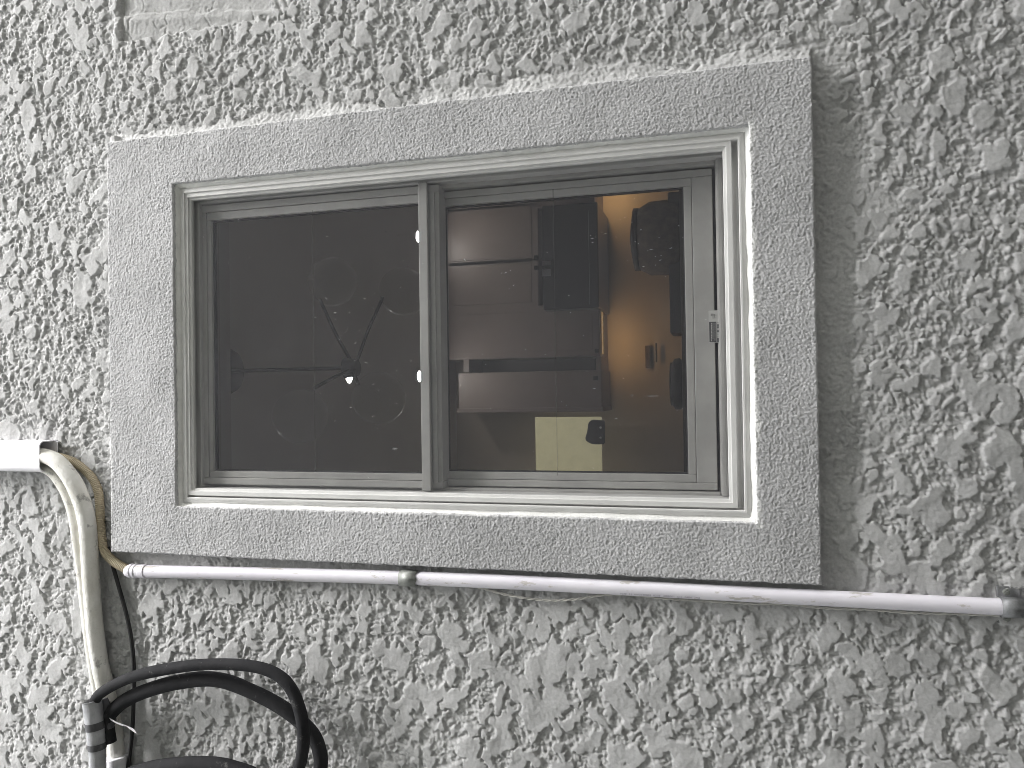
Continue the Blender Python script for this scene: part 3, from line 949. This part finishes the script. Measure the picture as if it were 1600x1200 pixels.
# thin black cable
cab = ptube('power_cable', [(168, 855, 1.166), (174, 876, 1.165), (186, 918, 1.164), (197, 958, 1.163), (205.5, 1000, 1.163), (209.5, 1050, 1.163), (208.5, 1100, 1.163), (206, 1150, 1.163), (200, 1200, 1.163), (194, 1260, 1.163), (190, 1480, 1.163)],
            CABLE, None, [3.1]*11, n=90, sides=12)
tag(cab, 'thin black cable dropping from the tan hose behind the black hose loops', 'cable')

# black foam hose coil and its tape
coil = tag(empty('hose_coil', at(150, 1120, 1.13)), 'coil of thick black foam hose hanging in loops from a taped bundle', 'hose')
ptube('hose_loop', [(150, 1170, 1.122), (147, 1125, 1.122), (148, 1097, 1.122), (163, 1079, 1.120), (206, 1058, 1.116), (258, 1046, 1.112), (309, 1039, 1.110), (361, 1038, 1.110), (406, 1043.5, 1.110), (437, 1057, 1.110), (457, 1080, 1.108), (469, 1111, 1.106), (474, 1142, 1.105), (473, 1173, 1.105), (464, 1205, 1.105), (430, 1260, 1.11), (350, 1320, 1.12), (250, 1345, 1.13), (170, 1330, 1.14), (150, 1260, 1.14)],
      FOAM, coil, [8.2]*2+[8.2, 8.5, 8.8, 9, 9, 9, 9.2, 9.4, 9.6, 9.7, 9.8]+[9.5]*7, n=200, sides=20, lump=0.018, seed=2)
ptube('hose_loop', [(172, 1160, 1.138), (168, 1128, 1.138), (180, 1107, 1.137), (206, 1089, 1.135), (241, 1075, 1.132), (282, 1065, 1.130), (320, 1060.5, 1.130), (354, 1065, 1.130), (388, 1078, 1.132), (423, 1095, 1.134), (457, 1117, 1.137), (486, 1144, 1.140), (499, 1173, 1.140), (500, 1205, 1.140), (480, 1280, 1.14), (400, 1350, 1.15), (280, 1375, 1.15), (180, 1350, 1.15), (165, 1270, 1.15)],
      FOAM, coil, [9.5, 10, 10.5, 11, 11.2, 11.4, 11.5, 11.4, 11, 11, 11, 11, 11, 11, 11, 11, 11, 11, 11], n=200, sides=20, lump=0.016, seed=3)
ptube('hose_loop', [(172, 1226, 1.13), (206, 1210, 1.128), (241, 1200, 1.126), (285, 1195, 1.124), (330, 1195, 1.124), (364, 1201, 1.124), (400, 1215, 1.125), (430, 1245, 1.125), (420, 1300, 1.13), (330, 1340, 1.13), (230, 1345, 1.13), (165, 1300, 1.13)],
      FOAM, coil, [12]*12, n=120, sides=20, lump=0.016, seed=6)
# taped sleeve: open tube
def sleeve():
    P = [at(u, v, 1.122) for u, v in ((143.5, 1094), (147.5, 1122), (150.5, 1150), (152.5, 1180), (153.5, 1230), (154, 1300))]
    path = catmull(P, 60)
    ro = np.interp(np.linspace(0, 1, 60), np.linspace(0, 1, 6), [span(h, p) for h, p in zip((14.2, 13.6, 13, 12, 11, 11), P)])
    steps = np.floor(np.linspace(0, 7.99, 60)) % 2*0.0004
    full = np.vstack([path[::-1], path]); rad = np.r_[(ro-0.0032)[::-1], ro+steps]
    a = tube_mesh(path, ro+steps, 26, False, 0.012, 5)
    b = tube_mesh(path, ro-0.003, 26, False)
    bm = bmesh.new(); bm.from_mesh(a); na = len(bm.verts); bm.from_mesh(b)
    bm.verts.ensure_lookup_table()
    for i in range(26):
        j = (i+1) % 26
        bm.faces.new([bm.verts[i], bm.verts[j], bm.verts[na+j], bm.verts[na+i]])
    me = bpy.data.meshes.new('m'); bm.to_mesh(me); bm.free()
    s_ = link('taped_sleeve', me, TAPE, coil, True)
    for f0, f1 in ((0.245, 0.315), (0.475, 0.53)):
        i0, i1 = int(f0*60), int(f1*60)+1
        sub, _ = resample(path[i0:i1+1], 14)
        rr_ = np.interp(np.linspace(f0, f1, 14), np.linspace(0, 1, 60), ro)+0.0013
        link('tape_band', tube_mesh(sub, rr_, 26, False, 0.02, 8), BTAPE, coil, True)
sleeve()
ptube('tape_knot', [(162, 1092, 1.140), (166, 1110, 1.139), (168, 1128, 1.138), (168, 1143, 1.138)], BTAPE, coil, [6, 9.5, 11, 8], n=40, sides=14, lump=0.09, seed=12)
def shred():
    P = [at(*p) for p in ((172, 1124, 1.126), (186, 1131, 1.120), (200, 1135, 1.116), (213, 1146, 1.114))]
    path = catmull(P, 16)
    wdt = np.interp(np.linspace(0, 1, 16), [0, 0.5, 0.8, 1], [0.0032, 0.0050, 0.0042, 0.0003])
    V, F = [], []
    for i, p in enumerate(path):
        tw = 0.4+1.2*i/15
        d = np.array([math.cos(tw), -0.3, math.sin(tw)])*wdt[i]
        for o in (0, 0.0004):
            V += [tuple(p+d+np.array([0, o, 0])), tuple(p-d+np.array([0, o, 0]))]
    for i in range(15):
        a = i*4; b = a+4
        F += [(a, a+1, b+1, b), (a+2, b+2, b+3, a+3), (a, b, b+2, a+2), (a+1, a+3, b+3, b+1)]
    link('torn_tape_end', mesh_py(V, F), DUCT, coil)
shred()

# ------------------------------------------------------------------ the room behind the glass
RX0, RX1, RY0, RY1, RZ0, RZ1 = -2.3, 2.6, 0.086, 4.35, 0.90, 3.45
st_ = lambda o: tag(o, kind='structure')
st_(box('room_floor', (RX0, RY0, RZ0-0.1), (RX1, RY1, RZ0), FLOORM))
st_(box('room_ceiling', (RX0, RY0, RZ1), (RX1, RY1, RZ1+0.1), CEIL))
st_(box('room_wall_back', (RX0, RY1, RZ0-0.1), (RX1, RY1+0.1, RZ1+0.1), PLASTER))
st_(box('room_wall_left', (RX0-0.1, RY0, RZ0-0.1), (RX0, RY1+0.1, RZ1+0.1), PLASTER))
st_(box('room_wall_right', (RX1, RY0, RZ0-0.1), (RX1+0.1, RY1+0.1, RZ1+0.1), PLASTER))
CD, BD = 5.15, WALL_D+RY1-0.002      # cabinet face and back wall distances

def cabinet(label, u0, u1, v0, v1, splits, D=CD):
    a, b = at(u0, v0, D), at(u1, v1, D)
    e = empty('kitchen_cabinet', Vector(((a.x+b.x)/2, D-WALL_D, min(a.z, b.z))))
    tag(e, label, 'cabinet', group='kitchen cabinets behind the glass')
    pbox('carcass', u0, u1, v0, v1, D+0.02, BD, CAB, e)
    vs = [v0]+splits+[v1]
    for k in range(len(vs)-1):
        d = pbox('door', u0+2, u1-1.5, vs[k]+1.2, vs[k+1]-1.2, D, D+0.0195, CAB, e, 0.004)
        pbox('door_panel', u0+10, u1-12, vs[k]+9, vs[k+1]-9, D-0.004, D-0.0002, CAB, d, 0.003)
        vh = vs[k+1]-8 if k % 2 == 0 else vs[k]+8
        pbox('handle', u1-9, u1-3, vh-3, vh+3, D-0.03, D-0.001, DARKM, d, 0.003)
    return e
cabinet('beige two-door kitchen cabinet between the meeting bar and the black range hood', 693, 843, 322, 481, [410])
cabinet('long single-door beige kitchen cabinet next to the dark open shelf', 693, 938, 484, 556, [])
sh_ = tag(empty('open_shelf', at(830, 570, CD)), 'dark open shelf gap between the beige kitchen cabinets', 'shelf')
pbox('shelf_board', 724, 733, 557, 581, CD+0.02, BD, CAB, sh_)
pbox('shelf_board', 931, 939, 557, 581, CD+0.02, BD, CAB, sh_)
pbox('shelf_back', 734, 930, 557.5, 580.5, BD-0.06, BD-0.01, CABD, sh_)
fr_ = tag(empty('pantry_cabinet', at(830, 610, CD-0.25)), 'pale slanting cabinet box next to the open shelf', 'cabinet')
pbox('carcass', 716, 941, 583, 638, CD-0.03, BD, CAB, fr_, 0.006)
pbox('end_trim', 714, 943, 638.5, 643, CD-0.04, BD, CAB, fr_, 0.003)
pbox('latch', 927, 934, 588, 594, CD-0.05, CD-0.032, DARKM, fr_)

hood = tag(empty('range_hood', at(890, 400, CD)), 'black range hood with steel strips beside the beige cabinets', 'range hood')
pbox('hood_body', 846, 936, 322, 480.5, CD-0.12, BD, HOOD, hood, 0.01)
pbox('hood_strip', 847, 861, 408, 414, CD-0.126, CD-0.121, STEEL, hood)
pbox('hood_strip', 847, 861, 421, 431, CD-0.126, CD-0.121, STEEL, hood)
pbox('hood_edge', 919, 921.5, 330, 475, CD-0.124, CD-0.121, STEEL, hood)

yb_ = tag(pbox('glow_panel', 836, 941, 652, 780, CD-0.05, CD-0.02, YELLOW, None, 0.003), 'pale yellow panel with an added glow, seen through the window', 'blind')
def mitt():
    pts = [(945, 657), (925, 655.5), (919, 661), (918, 672), (916, 680), (914, 686), (917, 690), (925, 694), (934, 694.5), (945, 694)]
    D = CD-0.075
    V = [at(u, v, D) for u, v in pts]+[at(u, v, D+0.02) for u, v in pts]
    n = len(pts)
    F = [tuple(range(n)), tuple(range(2*n-1, n-1, -1))]+[(i, n+i, n+(i+1) % n, (i+1) % n) for i in range(n)]
    e = link('hanging_pouch', mesh_py(V, F), BLACK)
    bm = bmesh.new(); bm.from_mesh(e.data)
    bmesh.ops.recalc_face_normals(bm, faces=bm.faces)
    bmesh.ops.bevel(bm, geom=bm.edges[:], offset=0.006, segments=2, affect='EDGES')
    bm.to_mesh(e.data); bm.free()
    tag(e, 'small rounded black pouch hanging over the corner of the yellow panel', 'pouch')
    for (u, v) in ((938.5, 668), (938.5, 684)):
        c = at(u, v, D-0.004)
        bm = bmesh.new()
        bmesh.ops.create_uvsphere(bm, u_segments=12, v_segments=8, radius=0.008)
        bmesh.ops.scale(bm, vec=(1, 0.4, 1.1), verts=bm.verts)
        bmesh.ops.translate(bm, verts=bm.verts, vec=c)
        me = bpy.data.meshes.new('m'); bm.to_mesh(me); bm.free()
        link('pale_stud', me, WHITEP, e, True)
mitt()

ct = tag(empty('kitchen_counter', at(1060, 450, CD-0.2)), 'dark kitchen counter behind the pane edge beside the warning sticker', 'counter')
ctz = at(1064, 450, CD-0.3).z
box('counter_top', (RX0+0.01, CD-WALL_D-0.35, ctz-0.04), (RX1-0.01, RY1-0.002, ctz), COUNTER, ct, 0.004)
box('base_unit', (RX0+0.01, CD-WALL_D-0.31, RZ0), (RX1-0.01, RY1-0.002, ctz-0.041), CAB, ct)

def jar(name, label, cat, u0, u1, v0, v1, D, mat, lidmat, grp=None):
    """A turned vessel standing on the counter, spanning the given pixels."""
    a, b = at(u0, v0, D), at(u1, v1, D)
    cx_, top = (a.x+b.x)/2, max(a.z, b.z)
    r = abs(a.x-b.x)/2
    h = top-ctz
    e = tag(empty(name, Vector((cx_, D-WALL_D, ctz))), label, cat, group=grp)
    prof_ = [(0.75, 0.0), (0.92, 0.03), (1.0, 0.25), (0.98, 0.6), (0.85, 0.78), (0.80, 0.82)]
    lid_ = [(0.84, 0.82), (0.84, 0.92), (0.5, 0.97), (0.2, 1.0)]
    for nm, pr, mt in (('vessel', prof_, mat), ('lid', lid_, lidmat)):
        V, F = [], []
        k = 20
        for rr_, hh in pr:
            for i in range(k):
                t = 2*math.pi*i/k
                V.append((cx_+r*rr_*math.cos(t), D-WALL_D+r*rr_*math.sin(t), ctz+0.001+h*hh))
        for j in range(len(pr)-1):
            for i in range(k):
                F.append((j*k+i, j*k+(i+1) % k, (j+1)*k+(i+1) % k, (j+1)*k+i))
        F += [tuple(range(k))[::-1], tuple(range((len(pr)-1)*k, len(pr)*k))]
        link(nm, mesh_py(V, F), mt, e, True)
jar('rice_cooker', 'dark rounded cooker on the counter near the pane corner', 'cooker', 985, 1045, 318, 430, CD-0.12, BROWN, BLACK)
bx = tag(empty('coffee_machine', at(1055, 430, CD-0.3)), 'black boxy machine standing on the counter at the pane edge', 'appliance')
pbox('machine_body', 1043, 1068, 300, 520, CD-0.25, CD+0.05, BLACK, bx, 0.01)
pbox('machine_panel', 1047, 1066, 400, 410, CD-0.254, CD-0.2505, DARKM, bx)
jar('storage_canister', 'dark lidded canister on the counter beside the lit wall', 'canister', 1046, 1070, 560, 640, CD-0.2, BLACK, DARKM)
rk = tag(empty('wall_rail', at(1026, 550, BD)), 'short dark utensil rail fixed on the lit kitchen wall', 'rail')
pbox('rail_bar', 1024, 1027, 536, 566, BD-0.03, BD-0.02, DARKM, rk)
pbox('rail_plate', 1008, 1016, 540, 575, BD-0.02, BD-0.003, BROWN, rk, 0.003)
# warm strip light under the long cabinet and under the cabinet beyond the hood
sl = tag(empty('strip_light', at(939, 520, CD+0.1)), 'warm under-cabinet strip light glowing on the kitchen wall', 'lamp')
pbox('light_strip', 938.5, 941, 487, 553, CD+0.10, CD+0.16, WARM, sl)
a_ = bpy.data.lights.new('strip_glow', 'AREA'); a_.shape = 'RECTANGLE'; a_.size, a_.size_y = 0.6, 0.06; a_.energy, a_.color = 0.17, (1.0, 0.60, 0.24)
ao = bpy.data.objects.new('strip_glow', a_); C.objects.link(ao)
ao.location = at(943, 520, CD+0.16); ao.rotation_euler = (R(25), 0, 0)
a2_ = bpy.data.lights.new('strip_glow', 'AREA'); a2_.shape = 'RECTANGLE'; a2_.size, a2_.size_y = 0.2, 0.06; a2_.energy, a2_.color = 0.17, (1.0, 0.62, 0.26)
ao2 = bpy.data.objects.new('strip_glow', a2_); C.objects.link(ao2)
ao2.location = at(935, 297, CD+0.16); ao2.rotation_euler = (R(25), 0, 0)
cabinet('beige kitchen cabinet at the pane corner farthest from the yellow panel', 693, 930, 200, 319, [260])

# ceiling lights
for (u, v), lb in (((653, 370), 'small white downlight beside the meeting bar farthest from the chandelier'), ((545, 588), 'small white downlight close by the chandelier hub'), ((655, 588), 'small white downlight beside the meeting bar level with the chandelier')):
    c = at_height(u, v, RZ1-0.004)
    e = tag(empty('downlight', c), lb, 'ceiling light', group='recessed kitchen downlights')
    for nm, r0, z0, z1, mt in (('bezel', 0.045, RZ1-0.006, RZ1-0.001, WHITEP), ('led_face', 0.034, RZ1-0.0072, RZ1-0.0066, LED)):
        bm = bmesh.new()
        bmesh.ops.create_cone(bm, segments=28, radius1=r0*0.98, radius2=r0, depth=z1-z0, cap_ends=True, matrix=Matrix.Translation((c.x, c.y, (z0+z1)/2)))
        me = bpy.data.meshes.new('m'); bm.to_mesh(me); bm.free()
        link(nm, me, mt, e)

# chandelier
canopy = at_height(352, 580, RZ1)
CHD = canopy.y+WALL_D
ch = tag(empty('chandelier', canopy), 'dark branching chandelier with pale globes seen through the window', 'chandelier')
bm = bmesh.new()
bmesh.ops.create_cone(bm, segments=28, radius1=0.085, radius2=0.10, depth=0.03, cap_ends=True, matrix=Matrix.Translation((canopy.x, canopy.y, RZ1-0.0155)))
me = bpy.data.meshes.new('m'); bm.to_mesh(me); bm.free()
link('canopy', me, DARKM, ch)
hub = at(549, 563, CHD); hub.x = canopy.x
tube('rod', [canopy-Vector((0, 0, 0.02)), hub], 0.0075, DARKM, ch, n=8, sides=12)
bm = bmesh.new()
bmesh.ops.create_cone(bm, segments=24, radius1=0.032, radius2=0.040, depth=0.05, cap_ends=True, matrix=Matrix.Translation(hub))
me = bpy.data.meshes.new('m'); bm.to_mesh(me); bm.free()
link('hub', me, DARKM, ch)
for (u, v, d, ga) in ((520, 440, CHD+0.10, (500, 468)), (630, 455, CHD+0.20, (598, 465)), (592, 622, CHD-0.1, (560, 600)), (470, 650, CHD-0.25, (492, 606))):
    g = at(u, v, d)
    tip = at(ga[0], ga[1], d)
    tube('arm', [hub, hub.lerp(tip, 0.12)+Vector((0, 0, -0.01)), hub.lerp(tip, 0.5), tip], 0.0065, DARKM, ch, n=24, sides=10)
    bm = bmesh.new()
    bmesh.ops.create_uvsphere(bm, u_segments=28, v_segments=18, radius=0.098)
    bmesh.ops.translate(bm, verts=bm.verts, vec=g)
    me = bpy.data.meshes.new('m'); bm.to_mesh(me); bm.free()
    gl_ = link('globe', me, GLOBE, ch, True)
